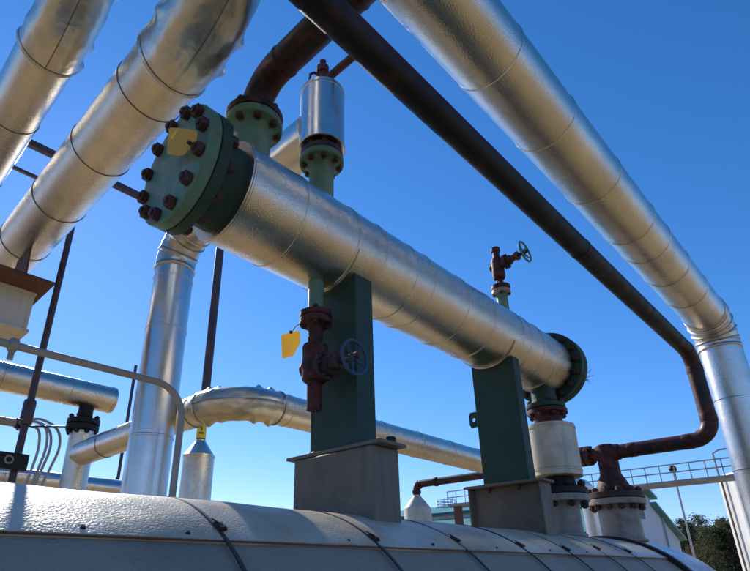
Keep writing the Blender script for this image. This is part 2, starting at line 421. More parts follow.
# pedestals welded to the vessel
def pedestal_solid():
    x0, x1, w = 2.452, 2.70, .362; zt = EYE+.765
    mb = MB(); mb.box((x0, YV-w, EYE+.0), (x1, YV+w, zt-.022)); mb.build('pedestal', M['grey'], ves, bevel=.012)['label'] = 'closed grey box pedestal under the nearer green saddle'
    mb = MB(); mb.box((x0-.014, YV-.43, zt-.022), (x1-.004, YV+.43, zt)); mb.build('pedestal_plate', M['grey'], ves, smooth=False, bevel=.003)
    pts = [Vector((x1-.07, 2.14, zt)), Vector((x1-.07, 2.14, zt+.05))]
    mb = MB(); mb.lathe(pts[0], (0, 0, 1), [(0, .033), (.045, .033), (.05, .028)], seg=6); mb.build('anchor_nut', M['gasket'], ves, smooth=False)
pedestal_solid()
def pedestal_open():
    x0, x1, w = 4.637, 4.84, .362; zt = EYE+.795
    mb = MB(); z0 = EYE+.02
    mb.box((x0+.10, YV-w+.014, z0), (x0+.115, YV+w-.014, zt-.022))
    mb.box((x0, YV-w, z0), (x1, YV-w+.014, zt-.022)); mb.box((x0, YV+w-.014, z0), (x1, YV+w, zt-.022))
    mb.build('pedestal', M['grey'], ves, smooth=False, bevel=.003)['label'] = 'open channel pedestal under the farther green saddle'
    mb = MB(); mb.box((x0-.014, YV-.40, zt-.022), (x1+.004, YV+.40, zt)); mb.build('pedestal_plate', M['grey'], ves, smooth=False, bevel=.003)
    for y in (YV-.14, YV+.16):
        mb = MB(); mb.lathe((x0+.05, y, zt-.022), (0, 0, -1), [(0, .026), (.028, .026), (.03, .015), (.05, .015)], seg=6); mb.build('anchor_nut', M['bolt'], ves, smooth=False)
pedestal_open()

# nozzles of the vessel on the right
def nozzle(x, r, rf, zr_top, parent):
    c = Vector((x, YV, 0)); z0 = vz(x)+RV-.16; zt = zr_top+EYE
    mb = MB(); mb.lathe((x, YV, z0), (0, 0, 1), [(0, r), (zt-.075-z0, r), (zt-.072-z0, r+.03), (zt-.07-z0, rf-.006), (zt-.064-z0, rf), (zt-.006-z0, rf), (zt-z0, rf-.006)], seg=48); mb.build('nozzle', M['flange_grey'], parent)
    mb = MB(); mb.torus((x, YV, vz(x)+RV+.016), (0, 0, 1), r+.02, .02, seg=40, sub=8); mb.build('nozzle_collar', M['cladshade'], parent)
nozzle(5.90, .155, .27, .80, ves)
nozzle(7.5, .235, .335, .90, ves)

# ------------------------------------------------------------------ heat exchanger
YE, ZE, RE = 2.5, EYE+2.283, .343
hx = thing('heat_exchanger', (3.6, YE, EYE+.77), 'long silver clad heat exchanger with green end flanges on two green saddles', 'heat exchanger')
p = Path([(1.46, YE, ZE), (5.95, YE, ZE)], .3)
sx = [1.92, 2.42, 2.72, 3.10, 3.33, 3.85, 4.30, 4.85, 5.02, 5.30, 5.62]
jacket(p, RE, [x-1.46 for x in sx]+[.03], hx, seg=96)
AX = (1, 0, 0)
# near end: blind cover, gasket, body flange, neck
RF = .395
mb = MB(); mb.lathe((1.12, YE, ZE), AX, [(-.006, .001), (-.005, .12), (-.003, .22), (0, .27), (0, RF-.008), (.008, RF), (.072, RF), (.078, RF-.006)], seg=96); mb.build('blind_cover', M['green_lit'], hx)
mb = MB(); mb.lathe((1.197, YE, ZE), AX, [(0, RF-.012), (.008, RF-.012)], seg=96); mb.build('gasket', M['gasket'], hx)
mb = MB(); mb.lathe((1.205, YE, ZE), AX, [(0, RF-.006), (.006, RF), (.065, RF), (.071, RF-.008), (.072, .30), (.10, .285), (.27, .285)], seg=96); mb.build('body_flange', M['green'], hx)
bolts((1.20, YE, ZE), AX, .338, 12, .275, .046, hx, ph=.60)
# far end
mb = MB(); mb.lathe((5.93, YE, ZE), AX, [(0, .30), (.07, .30), (.072, .43), (.078, .438), (.14, .438), (.146, .43)], seg=96); mb.build('body_flange', M['green'], hx)
mb = MB(); mb.lathe((6.082, YE, ZE), AX, [(0, .43), (.006, .438), (.075, .438), (.08, .43), (.10, .2)], seg=96); mb.build('blind_cover', M['green'], hx)
bolts((6.08, YE, ZE), AX, .385, 16, .27, .036, hx, m='bolt')
# saddles
def saddle(x0, x1, w, zr):
    mb = MB(); zf = EYE+zr+.006
    lp_ = []
    for (xa, ya), (xb, yb) in (((x0, YE-w), (x1, YE-w)), ((x1, YE-w), (x1, YE+w)), ((x1, YE+w), (x0, YE+w)), ((x0, YE+w), (x0, YE-w))):
        n_ = max(4, int(math.hypot(xb-xa, yb-ya)/.012))
        lp_ += [(Vector((xa+(xb-xa)*k/n_, ya+(yb-ya)*k/n_, zf)), .0085+.0025*math.sin(k*2.1)) for k in range(n_)]
    lp_.append(lp_[0]); mb.sweep([a for a, _ in lp_], [b for _, b in lp_], seg=6); mb.build('weld_bead', M['green'], hx)
    mb = MB()
    zt = ZE-.06
    mb.box((x0+.006, YE-w+.004, EYE+zr), (x1-.006, YE+w-.004, zt)); 
    mb.box((x0, YE-w, EYE+zr+.002), (x0+.0055, YE-w+.0035, zt))
    mb.build('saddle', M['green'], hx, smooth=False, bevel=.006)
    mb = MB(); n = 36
    for i in range(n):
        a0 = math.radians(205+130*i/n); a1 = math.radians(205+130*(i+1)/n)
        for a in ((a0, a1),):
            P = [Vector((x0-.05, YE+r*math.cos(t), ZE+r*math.sin(t))) for t, r in ((a0, RE+.002), (a1, RE+.002), (a1, RE+.016), (a0, RE+.016))]
            mb.prism(P, (x1-x0+.10, 0, 0))
    mb.build('saddle_pad', M['green' if False else 'jacket'], hx)
saddle(2.467, 2.655, .226, .765)
saddle(4.715, 4.862, .234, .797)
mb = MB(); P = [V(4.76, YE+.234, 1.385), V(4.76, YE+.335, 1.385), V(4.76, YE+.335, 1.54), V(4.76, YE+.234, 1.54)]
# lifting lug: a plate with a hole
cy, cz = YE+.29, EYE+1.465
ring = [Vector((4.76, cy+.02*math.cos(t), cz+.02*math.sin(t))) for t in [2*math.pi*k/16 for k in range(16)]]
outr = []
for k in range(16):
    t = 2*math.pi*k/16; dx, dz = math.cos(t), math.sin(t); s_ = min((.05 if True else 0)/max(abs(dx), 1e-6), .078/max(abs(dz), 1e-6)); outr.append(Vector((4.76, cy+dx*s_, cz+dz*s_)))
b_ = len(mb.v); mb.v += ring+outr+[v+Vector((.014, 0, 0)) for v in ring+outr]
for k in range(16):
    k2 = (k+1) % 16
    mb.face((k, k2, 16+k2, 16+k)); mb.face((32+k, 48+k, 48+k2, 32+k2)); mb.face((16+k, 16+k2, 48+k2, 48+k)); mb.face((k, 32+k, 32+k2, k2))
mb.build('lug', M['green'], hx, smooth=False)
# nozzles of the exchanger
def noz(x, r, rf, zr0, zr1, th, m, seg=48):
    mb = MB(); z0 = EYE+zr0
    mb.lathe((x, YE, z0), (0, 0, 1), [(0, r), (zr1-th-.07-zr0, r), (zr1-th-.02-zr0, r*1.18), (zr1-th-zr0, r*1.45), (zr1-th+.001-zr0, rf-.006), (zr1-th+.007-zr0, rf), (zr1-.006-zr0, rf), (zr1-zr0, rf-.006)], seg=seg)
    return mb.build('nozzle', M[m], hx)
noz(1.664, .125, .205, 2.50, 2.995, .062, 'green_lit')
noz(2.335, .098, .178, 2.50, 3.092, .056, 'green_lit')
mb = MB(); mb.lathe((2.300, YE, EYE+1.70), (0, 0, 1), [(0, .056), (.30, .056)], seg=24); mb.build('nozzle', M['green_lit'], hx)
mb = MB(); mb.lathe((5.16, YE, EYE+2.56), (0, 0, 1), [(0, .062), (.40, .062)], seg=24); mb.build('nozzle', M['green_lit'], hx)
mb = MB(); mb.lathe((5.85, YE, EYE+1.74), (0, 0, 1), [(0, .205), (.012, .21), (.045, .21), (.05, .18), (.10, .135), (.30, .13)], seg=40); mb.build('nozzle', M['green'], hx)
# collar bead where the cladding is cut round the second nozzle
mb = MB(); pts = []
for k in range(61):
    t = 2*math.pi*k/60*.93+.2; a = (.02-.215*math.sin(t))/RE; x = 2.36+.22*math.cos(t)
    pts.append(Vector((x, YE+(RE+.004)*math.sin(a), ZE+(RE+.004)*math.cos(a))))
mb.sweep(pts, [.008]*len(pts), seg=8); mb.build('cladding_collar', M['clean'], hx)
# bird-nest twigs on the far flange
nt_ = MB()
for k in range(8):
    a = Vector((6.05+RND.uniform(-.03, .05), YE-.40, ZE-.20+RND.uniform(-.04, .04))); b = a+Vector((RND.uniform(-.06, .06), RND.uniform(-.13, -.01), RND.uniform(-.11, .05)))
    nt_.sweep([a, (a+b)/2+Vector((0, 0, RND.uniform(-.02, .02))), b], [.004, .003, .002], seg=5)
tag(nt_.build('twig_tuft', M['nest'], None), 'tuft of dry twigs stuck on the far green flange of the exchanger', 'twigs')

# ------------------------------------------------------------------ rusty elbow pipe on the first nozzle
rp = thing('rusty_pipe', V(1.664, YE, 3.0), 'dark rusty bare pipe elbow bolted on the nozzle beside the near green flange', 'pipe')
mb = MB(); mb.lathe(V(1.664, YE, 3.0), (0, 0, 1), [(0, .19), (.004, .205), (.052, .208), (.058, .20), (.060, .14), (.10, .112)], seg=48); mb.build('flange', M['blackrust'], rp)
bolts(V(1.664, YE, 3.0), (0, 0, 1), .168, 8, .21, .030, rp, ph=.4)
p = Path([V(1.664, YE, 3.06), V(1.664, YE, 3.36), V(1.664, -2.6, 3.36)], .28)
st = p.stations(); N = bend_normal(p)
mb = MB(); mb.sweep([p.pos(t) for t in st], [.112]*len(st), N=N, seg=40); mb.build('pipe_run', M['blackrust'], rp)
for t in (.04, .50, 1.2):
    mb = MB(); a = p.pos(t); b = p.pos(t+.02); mb.lathe(a, b-a, [(-.012, .1125), (-.006, .118), (.006, .118), (.012, .1125)], seg=32); mb.build('weld_bead', M['rust'], rp)

# ------------------------------------------------------------------ relief valve in a silver can, its outlet run and the vertical riser
rv = thing('relief_valve', V(2.335, YE, 3.09), 'upright silver can shaped insulated relief valve on the green nozzle of the exchanger', 'valve')
mb = MB(); mb.lathe(V(2.335, YE, 3.095), (0, 0, 1), [(0, .165), (.004, .172), (.05, .172), (.055, .15), (.06, .12), (.13, .12)], seg=40); mb.build('flange', M['blackrust'], rv)
bolts(V(2.335, YE, 3.093), (0, 0, 1), .142, 8, .19, .026, rv, ph=.2)
p = Path([V(2.335, YE, 3.19), V(2.335, YE, 3.82)], .1)
st = jacket_stations(p, .186, [.022, .61])
mb = MB(); mb.sweep([p.pos(t) for t, _, _ in st], [e[1] for e in st], [0 if e[0] < .5 else e[2] for e in st], seg=64); mb.build('jacket', [M['clean'], M['seam']], rv)
mb = MB(); mb.lathe(V(2.335, YE, 3.82), (0, 0, 1), [(0, .075), (.05, .07), (.06, .045), (.12, .045), (.125, .062), (.17, .062), (.175, .04), (.25, .04), (.255, .055), (.32, .055), (.33, .03), (.40, .03)], seg=20); mb.build('bonnet', M['rust'], rv)
mb = MB(); mb.sweep([V(2.335, YE, 4.02), V(2.27, YE+.04, 4.06), V(2.235, YE+.05, 4.02), V(2.225, YE+.05, 3.93)], [.013, .012, .012, .010], seg=8); mb.build('lever', M['rust'], rv)
vent = MB(); p = Path([V(2.335, YE-.03, 3.96), V(2.335, 1.97, 3.96), V(4.2, 1.97, 3.96)], .08); st = p.stations(bstep=.02)
vent.sweep([p.pos(t) for t in st], [.034]*len(st), N=bend_normal(p), seg=20)
tag(vent.build('vent_pipe', M['rust'], None), 'thin red rusty pipe leaving the top of the silver can shaped valve', 'pipe')

rz = thing('riser_pipe', (2.35, 4.83, 0), 'thick vertical silver clad pipe standing behind the vessel at left', 'pipe')
p = Path([(2.35, 4.83, 0), V(2.35, 4.83, 3.42), V(2.35, YE+.10, 3.42)], .34)
z = lambda zr: zr+EYE
jacket(p, .203, [z(-.9), z(.10), z(1.22), z(2.34), z(2.93), p.L-.95], rz, m='clean', gores=3)

# ------------------------------------------------------------------ pipes overhead at upper left
def overhead(name, X, zr, r, y0, Rb, y1, seams, label):
    t = thing(name, V(X, 6, zr-r), label, 'pipe')
    p = Path([V(X, y1, zr), V(X, y0-Rb, zr), V(X, y0-Rb, zr+3.2)], Rb)
    jacket(p, r, [y1-s for s in seams]+[p.bends[0][1]+.5, p.bends[0][1]+1.4], t, scallop=.055, seg=80)
    return t
overhead('overhead_pipe', .48, 3.55, .2, 3.425, .62, 9.0, [4.26, 5.32, 6.4, 7.4], 'silver clad overhead pipe with crimped elbow, the one at the far top left')
ob = overhead('overhead_pipe', 1.087, 3.28, .25, 2.656, .72, 9.0, [3.01, 3.84, 4.75, 5.7, 6.7, 7.7], 'silver clad overhead pipe with crimped elbow resting on the rust topped beam')
mb = MB()       # pipe shoe
mb.prism([V(1.075, 5.33, 2.712), V(1.075, 5.90, 2.712), V(1.075, 5.80, 3.06), V(1.075, 5.42, 3.06)], (.02, 0, 0)); mb.box(V(.98, 5.36, 2.702), V(1.20, 5.88, 2.712))
mb.build('pipe_shoe', M['plate'], ob, smooth=False)

# beam carrying it
bm_ = thing('support_beam', (-.2, 5.86, 0), 'cream steel beam with a rusty top plate under the overhead pipe', 'beam')
mb = MB(); mb.box(V(-2.6, 5.31, 2.672), V(1.352, 5.935, 2.70)); mb.build('top_plate', M['plate'], bm_, smooth=False, bevel=.003)
mb = MB()
mb.box(V(-2.6, 5.62, 2.645), V(1.29, 6.08, 2.6715)); mb.box(V(-2.6, 5.66, 2.262), V(1.285, 5.70, 2.645)); mb.box(V(-2.6, 6.0, 2.262), V(1.285, 6.04, 2.645)); mb.box(V(-2.6, 5.61, 2.235), V(1.30, 6.09, 2.2615)); mb.box(V(1.268, 5.7005, 2.264), V(1.283, 5.9995, 2.643))
mb.build('girder', M['cream'], bm_, smooth=False, bevel=.003)
mb = MB(); mb.box((-2.4, 5.70, 0), (-2.05, 6.0, EYE+2.234)); mb.build('column', M['cream'], bm_, smooth=False, bevel=.004)

# grey steel bars farther up
b1 = MB(); b1.box(V(-1.5, 6.0, 4.665), V(5.6, 6.07, 4.72)); b1.box(V(-1.5, 6.0, 4.72), V(5.6, 6.012, 4.745)); tag(b1.build('steel_bar', M['rod'], None, smooth=False), 'thick dark steel bar passing high behind the overhead pipes', 'steel bar')
b2 = MB(); b2.box(V(-1.5, 6.3, 4.47), V(1.25, 6.335, 4.51)); tag(b2.build('steel_bar', M['rod'], None, smooth=False), 'thin dark steel bar, lower of the two behind the overhead pipes', 'steel bar')

# ------------------------------------------------------------------ black pipe and its tee on the vessel
YB, ZB, RB, XD = 1.285, 2.55, .0875, 7.5
bp = thing('black_pipe', V(XD, YE, .9), 'long black bare pipe slanting across the sky down to a tee on the vessel end', 'pipe')
p = Path([V(-3, YB, ZB), V(XD, YB, ZB), V(XD, YB, 1.49), V(XD, YE, 1.49)], [.22, .22])
st = p.stations(); mb = MB(); mb.sweep([p.pos(t) for t in st if t <= p.bends[0][0]+1e-6], [RB]*len([t for t in st if t <= p.bends[0][0]+1e-6]), seg=36); mb.build('pipe_run', M['black'], bp)
q = [t for t in st if t >= p.bends[0][0]-.001]
mb = MB(); mb.sweep([p.pos(t) for t in q], [RB]*len(q), seg=36); mb.build('pipe_run', M['blackrust'], bp)
for t in (p.bends[0][0], p.bends[0][1], p.bends[1][0]-.02, p.bends[1][1]+.05, p.L-.32, 4.0, 7.2):
    mb = MB(); a = p.pos(t); b = p.pos(t+.02); w_ = .05 if t > 10 else .012; mb.lathe(a, b-a, [(-w_, RB+.0005), (-w_*.8, RB+.004), (w_*.8, RB+.004), (w_, RB+.0005)], seg=32); mb.build('weld_bead', M['rust'] if t > 10 else M['blackrust'], bp)
mb = MB(); mb.lathe(V(XD, YE, .98), (0, 0, 1), [(0, .225), (.02, .225), (.16, .165), (.24, .125), (.60, .118), (.62, .09)], seg=40)
mb.lathe(V(XD, YE-.16, 1.49), (0, 1, 0), [(0, .10), (.10, .11), (.24, .11), (.30, .085), (.36, .085)], seg=32)
mb.build('tee', M['rust'], bp)
mb = MB(); mb.lathe(V(XD, YE, .905), (0, 0, 1), [(0, .325), (.006, .335), (.07, .335), (.076, .327), (.078, .24), (.10, .22)], seg=56); mb.build('flange', M['blackrust'], bp)
bolts(V(XD, YE, .902), (0, 0, 1), .285, 12, .27, .044, bp, m='bolt')
mb = MB(); mb.lathe(V(XD, YE+.20, 1.49), (0, 1, 0), [(0, .125), (.005, .13), (.055, .13), (.06, .125), (.061, .11), (.075, .11), (.076, .125), (.081, .13), (.135, .13), (.14, .125), (.141, .07), (.23, .07), (.235, .09), (.27, .10), (.30, .09), (.32, .06)], seg=32); mb.build('blind_end', M['blackrust'], bp)
bolts(V(XD, YE+.27, 1.49), (0, 1, 0), .107, 8, .20, .024, bp)

# ------------------------------------------------------------------ big silver pipe at upper right
br = thing('overhead_main', (8.8, 1.107, 0), 'large silver clad pipe crossing the upper right sky and turning down', 'pipe')
p = Path([V(-2.5, 1.107, 3.27), V(8.50, 1.107, 3.27), (8.50, 1.107, 0)], .40)
jacket(p, .25, [x+2.5 for x in (.75, 1.7, 2.6, 3.42, 4.35, 5.25, 5.75, 6.45, 7.2)]+[p.bends[0][1]+d for d in (.75, 1.65, 2.6)], br, gores=5, seg=80)

# ------------------------------------------------------------------ left background piping
lb = thing('return_pipe', V(2.76, 7.75, 0)-Vector((0, 0, EYE)), 'silver clad pipe with crimped elbow behind the vertical riser and saddle', 'pipe')
p = Path([V(2.76, 7.75, 1.548), V(2.76, 4.1, 1.548), V(10.6, 4.1, 1.548)], .46)
jacket(p, .160, [.9, 2.0, 3.0]+[p.bends[0][1]+d for d in (.16, .85, 1.6, 2.3, 3.0, 3.7, 4.4, 5.2, 6.0)], lb, scallop=.042, seg=64)
mb = MB(); q = Path([(2.76, 7.75, 0), V(2.76, 7.75, 1.86)], .1); st = jacket_stations(q, .172, [3.3, 1.5])
mb.sweep([q.pos(t) for t, _, _ in st], [e[1] for e in st], [e[2] for e in st], seg=48); mb.build('jacket', [M['jacket'], M['seam']], lb)
q = Path([V(10.6, 4.1, 1.548), V(10.9, 4.1, 1.548), V(10.9, 4.1, -2.6)], .25); st = q.stations(); mb = MB(); mb.sweep([q.pos(t) for t in st], [.160]*len(st), N=bend_normal(q), seg=40); mb.build('jacket', M['jacket'], lb)

ep = thing('capped_pipe', V(2.76, 7.75, 1.87), 'short silver clad pipe ending in a flat cap above the black flange', 'pipe')
p = Path([V(-3, 7.75, 2.395), V(3.09, 7.75, 2.395)], .1)
jacket(p, .192, [1.6, 2.6, 3.6, 4.6, 5.45, 6.06], ep)
mb = MB(); mb.tube(V(2.74, 7.75, 2.05), V(2.74, 7.75, 2.24), .10); mb.build('stub', M['black'], ep)
mb = MB(); mb.lathe(V(2.74, 7.75, 1.87), (0, 0, 1), [(0, .20), (.005, .215), (.07, .215), (.075, .20), (.076, .185), (.088, .185), (.089, .20), (.094, .215), (.16, .215), (.165, .20), (.17, .13), (.20, .10)], seg=40); mb.build('flange', M['black'], ep)
bolts(V(2.74, 7.75, 1.955), (0, 0, 1), .178, 8, .27, .036, ep, m='gasket')

# rod with cone topped sleeve
cr = thing('sleeved_pipe', (3.4, 5.7, 0), 'dark thin standing pipe with yellow band rising from a silver cone topped sleeve', 'pipe')
mb = MB(); mb.tube((3.4, 5.7, .2), V(3.4, 5.7, 4.9), .055, seg=24); mb.build('pipe_run', M['rod'], cr)
mb = MB(); q = [(0, .182), (z(1.30), .182), (z(1.302), .188), (z(1.325), .188), (z(1.33), .18), (z(1.50), .062), (z(1.515), .062)]; mb.lathe((3.4, 5.7, 0), (0, 0, 1), q, seg=48); mb.build('sleeve', M['jacket'], cr)
mb = MB(); mb.lathe(V(3.4, 5.7, 1.53), (0, 0, 1), [(0, .058), (.26, .058)], seg=28); lbn = mb.build('marker_band', M['label'], cr)
mb = MB()      # printed arrow and bars, wrapped on the band facing the walkway
def on_band(a, h, r=.0595): return V(3.4+r*math.cos(a), 5.7+r*math.sin(a), 1.53+h)
a0 = math.atan2(-5.7, -3.4)
for h0, h1, da, db in ((.05, .07, -.5, .5), (.09, .13, -.12, .12), (.15, .165, -.5, .5), (.18, .22, -.5, -.2), (.18, .22, .1, .45)):
    k = 8; i = len(mb.v)
    for j in range(k+1):
        a = a0+da+(db-da)*j/k; mb.v += [on_band(a, h0), on_band(a, h1)]
    for j in range(k): mb.face((i+2*j, i+2*j+2, i+2*j+3, i+2*j+1))
mb.build('print', M['ink'], lbn)

# leaning rod at the far left with a small black box
rl = thing('stand_pipe', (1.455, 5.6, 0), 'thin dark upright post crossing the far left with a small black box', 'post')
mb = MB(); mb.tube((1.455, 5.6, 0), V(1.455, 5.6, 4.75), .033, seg=20); mb.build('post', M['rod'], rl)
mb = MB(); mb.lathe(V(1.455, 5.6, 1.32), (0, 0, 1), [(0, .05), (.02, .056), (.22, .056), (.24, .05)], seg=20); mb.build('coupling', M['rod'], rl)
mb = MB(); mb.box(V(1.25, 5.50, .89), V(1.53, 5.555, 1.035)); bx = mb.build('junction_box', M['black'], rl, smooth=False, bevel=.006)
mb = MB(); mb.torus(V(1.365, 5.492, .968), (0, 1, 0), .032, .008, seg=28, sub=8); mb.build('ring', M['conduit'], bx)
# conduit running along and bending down
cd = thing('conduit', (2.13, 3.9, 0), 'pale metal conduit running level from the left then bending down to the vessel', 'conduit')
p = Path([V(-3, 3.9, 1.425), V(2.13, 3.9, 1.435), (2.13, 3.9, 0)], .26); st = p.stations(bstep=.02)
mb = MB(); mb.sweep([p.pos(t) for t in st], [.0275]*len(st), N=bend_normal(p), seg=24); mb.build('tube', M['conduit'], cd)
mb = MB(); mb.lathe(V(.80, 3.9, 1.433), (1, 0, 0), [(0, .036), (.01, .05), (.05, .05), (.06, .036)], seg=20); mb.tube(V(.83, 3.9, 1.33), V(.83, 3.9, 1.40), .02, seg=12); mb.build('clamp', M['conduit'], cd)

# low pipes behind the vessel
lp = MB(); q = Path([V(-6, 9, 1.335), V(4.1, 9, 1.335)], .1); st = jacket_stations(q, .148, [2.0, 4.4, 6.8, 8.2]); lp.sweep([q.pos(t) for t, _, _ in st], [e[1] for e in st], [e[2] for e in st], seg=40)
tag(lp.build('low_pipe', [M['clean'], M['seam']], None), 'silver horizontal pipe low behind the vessel at the far left', 'pipe')
lp = MB(); q = Path([V(3.9, 9.4, 1.26), V(12.5, 9.4, 1.26)], .1); st = jacket_stations(q, .10, [2.0, 4.0]); lp.sweep([q.pos(t) for t, _, _ in st], [e[1] for e in st], [e[2] for e in st], seg=32)
tag(lp.build('low_pipe', [M['clean'], M['seam']], None), 'slim grey horizontal pipe just showing over the vessel beside the near pedestal', 'pipe')

# thin post behind the riser
tp = thing('thin_post', (4.33, 10, 0), 'thin dark post half hidden behind the vertical silver riser', 'post')
mb = MB(); mb.tube((4.33, 10, 0), V(4.33, 10, 3.9), .03, seg=12); mb.build('post', M['rod'], tp)
for h in (1.55, 2.35): 
    mb = MB(); mb.box(V(4.27, 9.94, h), V(4.33, 9.965, h+.14)); mb.build('bracket', M['rod'], tp, smooth=False)

# cable tray tube with hanging cables at far left
ct = thing('cable_conduit', V(1.6, 8, 1.9), 'level grey conduit at the far left edge behind the thin dark post', 'conduit')
mb = MB(); mb.tube(V(-4, 8.0, 1.89), V(2.02, 8.0, 1.89), .055, seg=20); mb.build('tube', M['conduit'], ct)
mb = MB(); mb.box(V(2.0, 7.92, 1.81), V(2.10, 8.08, 1.99)); mb.lathe(V(1.96, 8, 1.89), (1, 0, 0), [(0, .075), (.04, .075)], seg=8); mb.build('clamp', M['black'], ct, smooth=False, bevel=.01)
for i, (dx, dy, top) in enumerate(((.48, -.02, .04), (.38, .03, .0), (.30, -.06, -.03), (.24, .05, -.08))):
    cb = MB(); a = V(2.08, 8+dy, 1.93+top*.5)
    pts = [a, a+Vector((dx*.35, 0, .03+top*.3)), a+Vector((dx*.75, 0, -.02)), a+Vector((dx*.95, 0, -.14)), a+Vector((dx, 0, -.34)), a+Vector((dx*.86, 0, -.62)), a+Vector((dx*.72, 0, -.95)), a+Vector((dx*.7, 0, -1.6))]
    sm = []
    for k in range(len(pts)-1):
        P0 = pts[max(0, k-1)]; P1 = pts[k]; P2 = pts[k+1]; P3 = pts[min(len(pts)-1, k+2)]
        for j in range(6):
            t = j/6; sm.append(.5*((2*P1)+(P2-P0)*t+(2*P0-5*P1+4*P2-P3)*t*t+(3*P1-P0-3*P2+P3)*t**3))
    sm.append(pts[-1]); cb.sweep(sm, [.018]*len(sm), seg=10)
    tag(cb.build('cable', M['cable'], None), 'grey cable hanging in an arc from the clamp at the far left', 'cable', 'grey cables hanging at the far left')
wr = MB(); wr.tube(V(2.10, 8.0, 1.87), V(2.62, 7.78, 1.92), .012, seg=8); tag(wr.build('cable', M['rod'], None), 'thin dark straight cable from the clamp to the black flange', 'cable')

# ------------------------------------------------------------------ valves on the exchanger
def angle_valve(name, x, zs, up, label, wheel, flange_m, body_m, R, yw):
    """up = +1 stands on the exchanger, -1 hangs below it; zs = relative heights (flange outer end towards exchanger)"""
    t = thing(name, V(x, YE, zs), label, 'valve'); s = up
    A = (0, 0, s)
    return t, A
v1 = thing('drain_valve', V(2.30, YE, 1.0), 'rusty red drain valve with blue handwheel hanging before the near green saddle', 'valve')
mb = MB(); mb.lathe(V(2.30, YE, 1.70), (0, 0, -1), [(0, .08), (.002, .107), (.006, .112), (.035, .112), (.04, .107), (.041, .10), (.047, .10), (.048, .107), (.053, .112), (.092, .112), (.098, .10), (.10, .07), (.12, .052), (.26, .05)], m=[0]*14, seg=36); fl = mb.build('flange', M['rust'], v1)
bolts(V(2.30, YE, 1.655), (0, 0, 1), .086, 4, .15, .022, v1, ph=.5)
mb = MB(); mb.lathe(V(2.30, YE, 1.455), (0, 0, -1), [(0, .05), (.005, .082), (.02, .088), (.10, .085), (.17, .088), (.25, .086), (.265, .075), (.27, .052), (.46, .050)], seg=28)
mb.lathe(V(2.30, YE+.05, 1.29), (0, 1, 0), [(0, .07), (.045, .06), (.06, .03)], seg=20)
mb.build('body', M['rust'], v1)
mb = MB(); mb.lathe(V(2.30, YE-.06, 1.272), (0, -1, 0), [(0, .075), (.03, .075), (.032, .098), (.065, .098), (.067, .075), (.10, .07), (.11, .05), (.16, .045), (.165, .058), (.20, .058), (.205, .03), (.24, .022), (.33, .022)], seg=24); mb.build('bonnet', M['blackrust'], v1)
bolts(V(2.30, YE-.108, 1.272), (0, 1, 0), .082, 6, .07, .016, v1)
handwheel(V(2.30, YE-.365, 1.262), (0, -1, 0), .112, v1, 'wheel')

v2 = thing('vent_valve', V(5.16, YE, 2.96), 'dark rusty vent valve with teal handwheel standing on top of the exchanger', 'valve')
mb = MB(); mb.lathe(V(5.16, YE, 2.95), (0, 0, 1), [(0, .095), (.005, .105), (.042, .105), (.046, .098), (.054, .098), (.058, .105), (.10, .105), (.105, .09), (.12, .045), (.18, .036), (.20, .036)], m=[0, 0, 0, 1, 1, 1, 1, 1, 1, 1, 1], seg=32); mb.build('flange', [M['flange_grey'], M['rust']], v2)
bolts(V(5.16, YE, 3.003), (0, 0, 1), .083, 4, .15, .02, v2, ph=.3)
mb = MB(); mb.lathe(V(5.16, YE, 3.14), (0, 0, 1), [(0, .04), (.01, .062), (.05, .074), (.13, .070), (.22, .074), (.27, .062), (.28, .045), (.30, .040), (.37, .040), (.375, .052), (.42, .052), (.43, .04)], seg=24); mb.lathe(V(5.16, YE+.06, 3.32), (0, 1, 0), [(0, .05), (.03, .04)], seg=16); mb.build('body', M['rust'], v2)
mb = MB(); mb.lathe(V(5.16, YE-.06, 3.33), (0, -1, .1), [(0, .06), (.03, .06), (.032, .085), (.065, .085), (.067, .06), (.11, .055), (.12, .04), (.17, .036), (.175, .052), (.21, .052), (.215, .022), (.32, .02)], seg=24); mb.build('bonnet', M['blackrust'], v2)
bolts(V(5.16, YE-.108, 3.335), (0, 1, 0), .072, 6, .07, .014, v2)
handwheel(V(5.16, YE-.345, 3.365), (0, -1, .1), .125, v2, 'wheelgreen')

# insulated control body between the far nozzle and the vessel
cv = thing('insulated_spool', V(5.87, YE, .80), 'stained cream insulated can between rusty flanges beside the far saddle', 'valve')
mb = MB(); mb.lathe(V(5.87, YE, 1.735), (0, 0, -1), [(0, .205), (.006, .215), (.05, .215), (.056, .20), (.057, .17), (.10, .15), (.22, .15)], seg=40); mb.build('flange', M['rust'], cv)
bolts(V(5.86, YE, 1.735), (0, 0, 1), .182, 8, .19, .032, cv)
p = Path([V(5.87, YE, .99), V(5.88, YE, 1.545)], .1); st = jacket_stations(p, .256, [.07, .53]); mb = MB(); mb.sweep([p.pos(t) for t, _, _ in st], [e[1] for e in st], [e[2] for e in st], seg=56); mb.build('jacket', [M['dirtyjacket'], M['seam']], cv)
mb = MB(); mb.lathe(V(5.90, YE, .803), (0, 0, 1), [(0, .255), (.005, .265), (.065, .265), (.07, .255), (.075, .17), (.20, .15)], seg=40); mb.build('flange', M['black'], cv)
bolts(V(5.90, YE, .805), (0, 0, 1), .225, 8, .27, .042, cv, m='gasket')

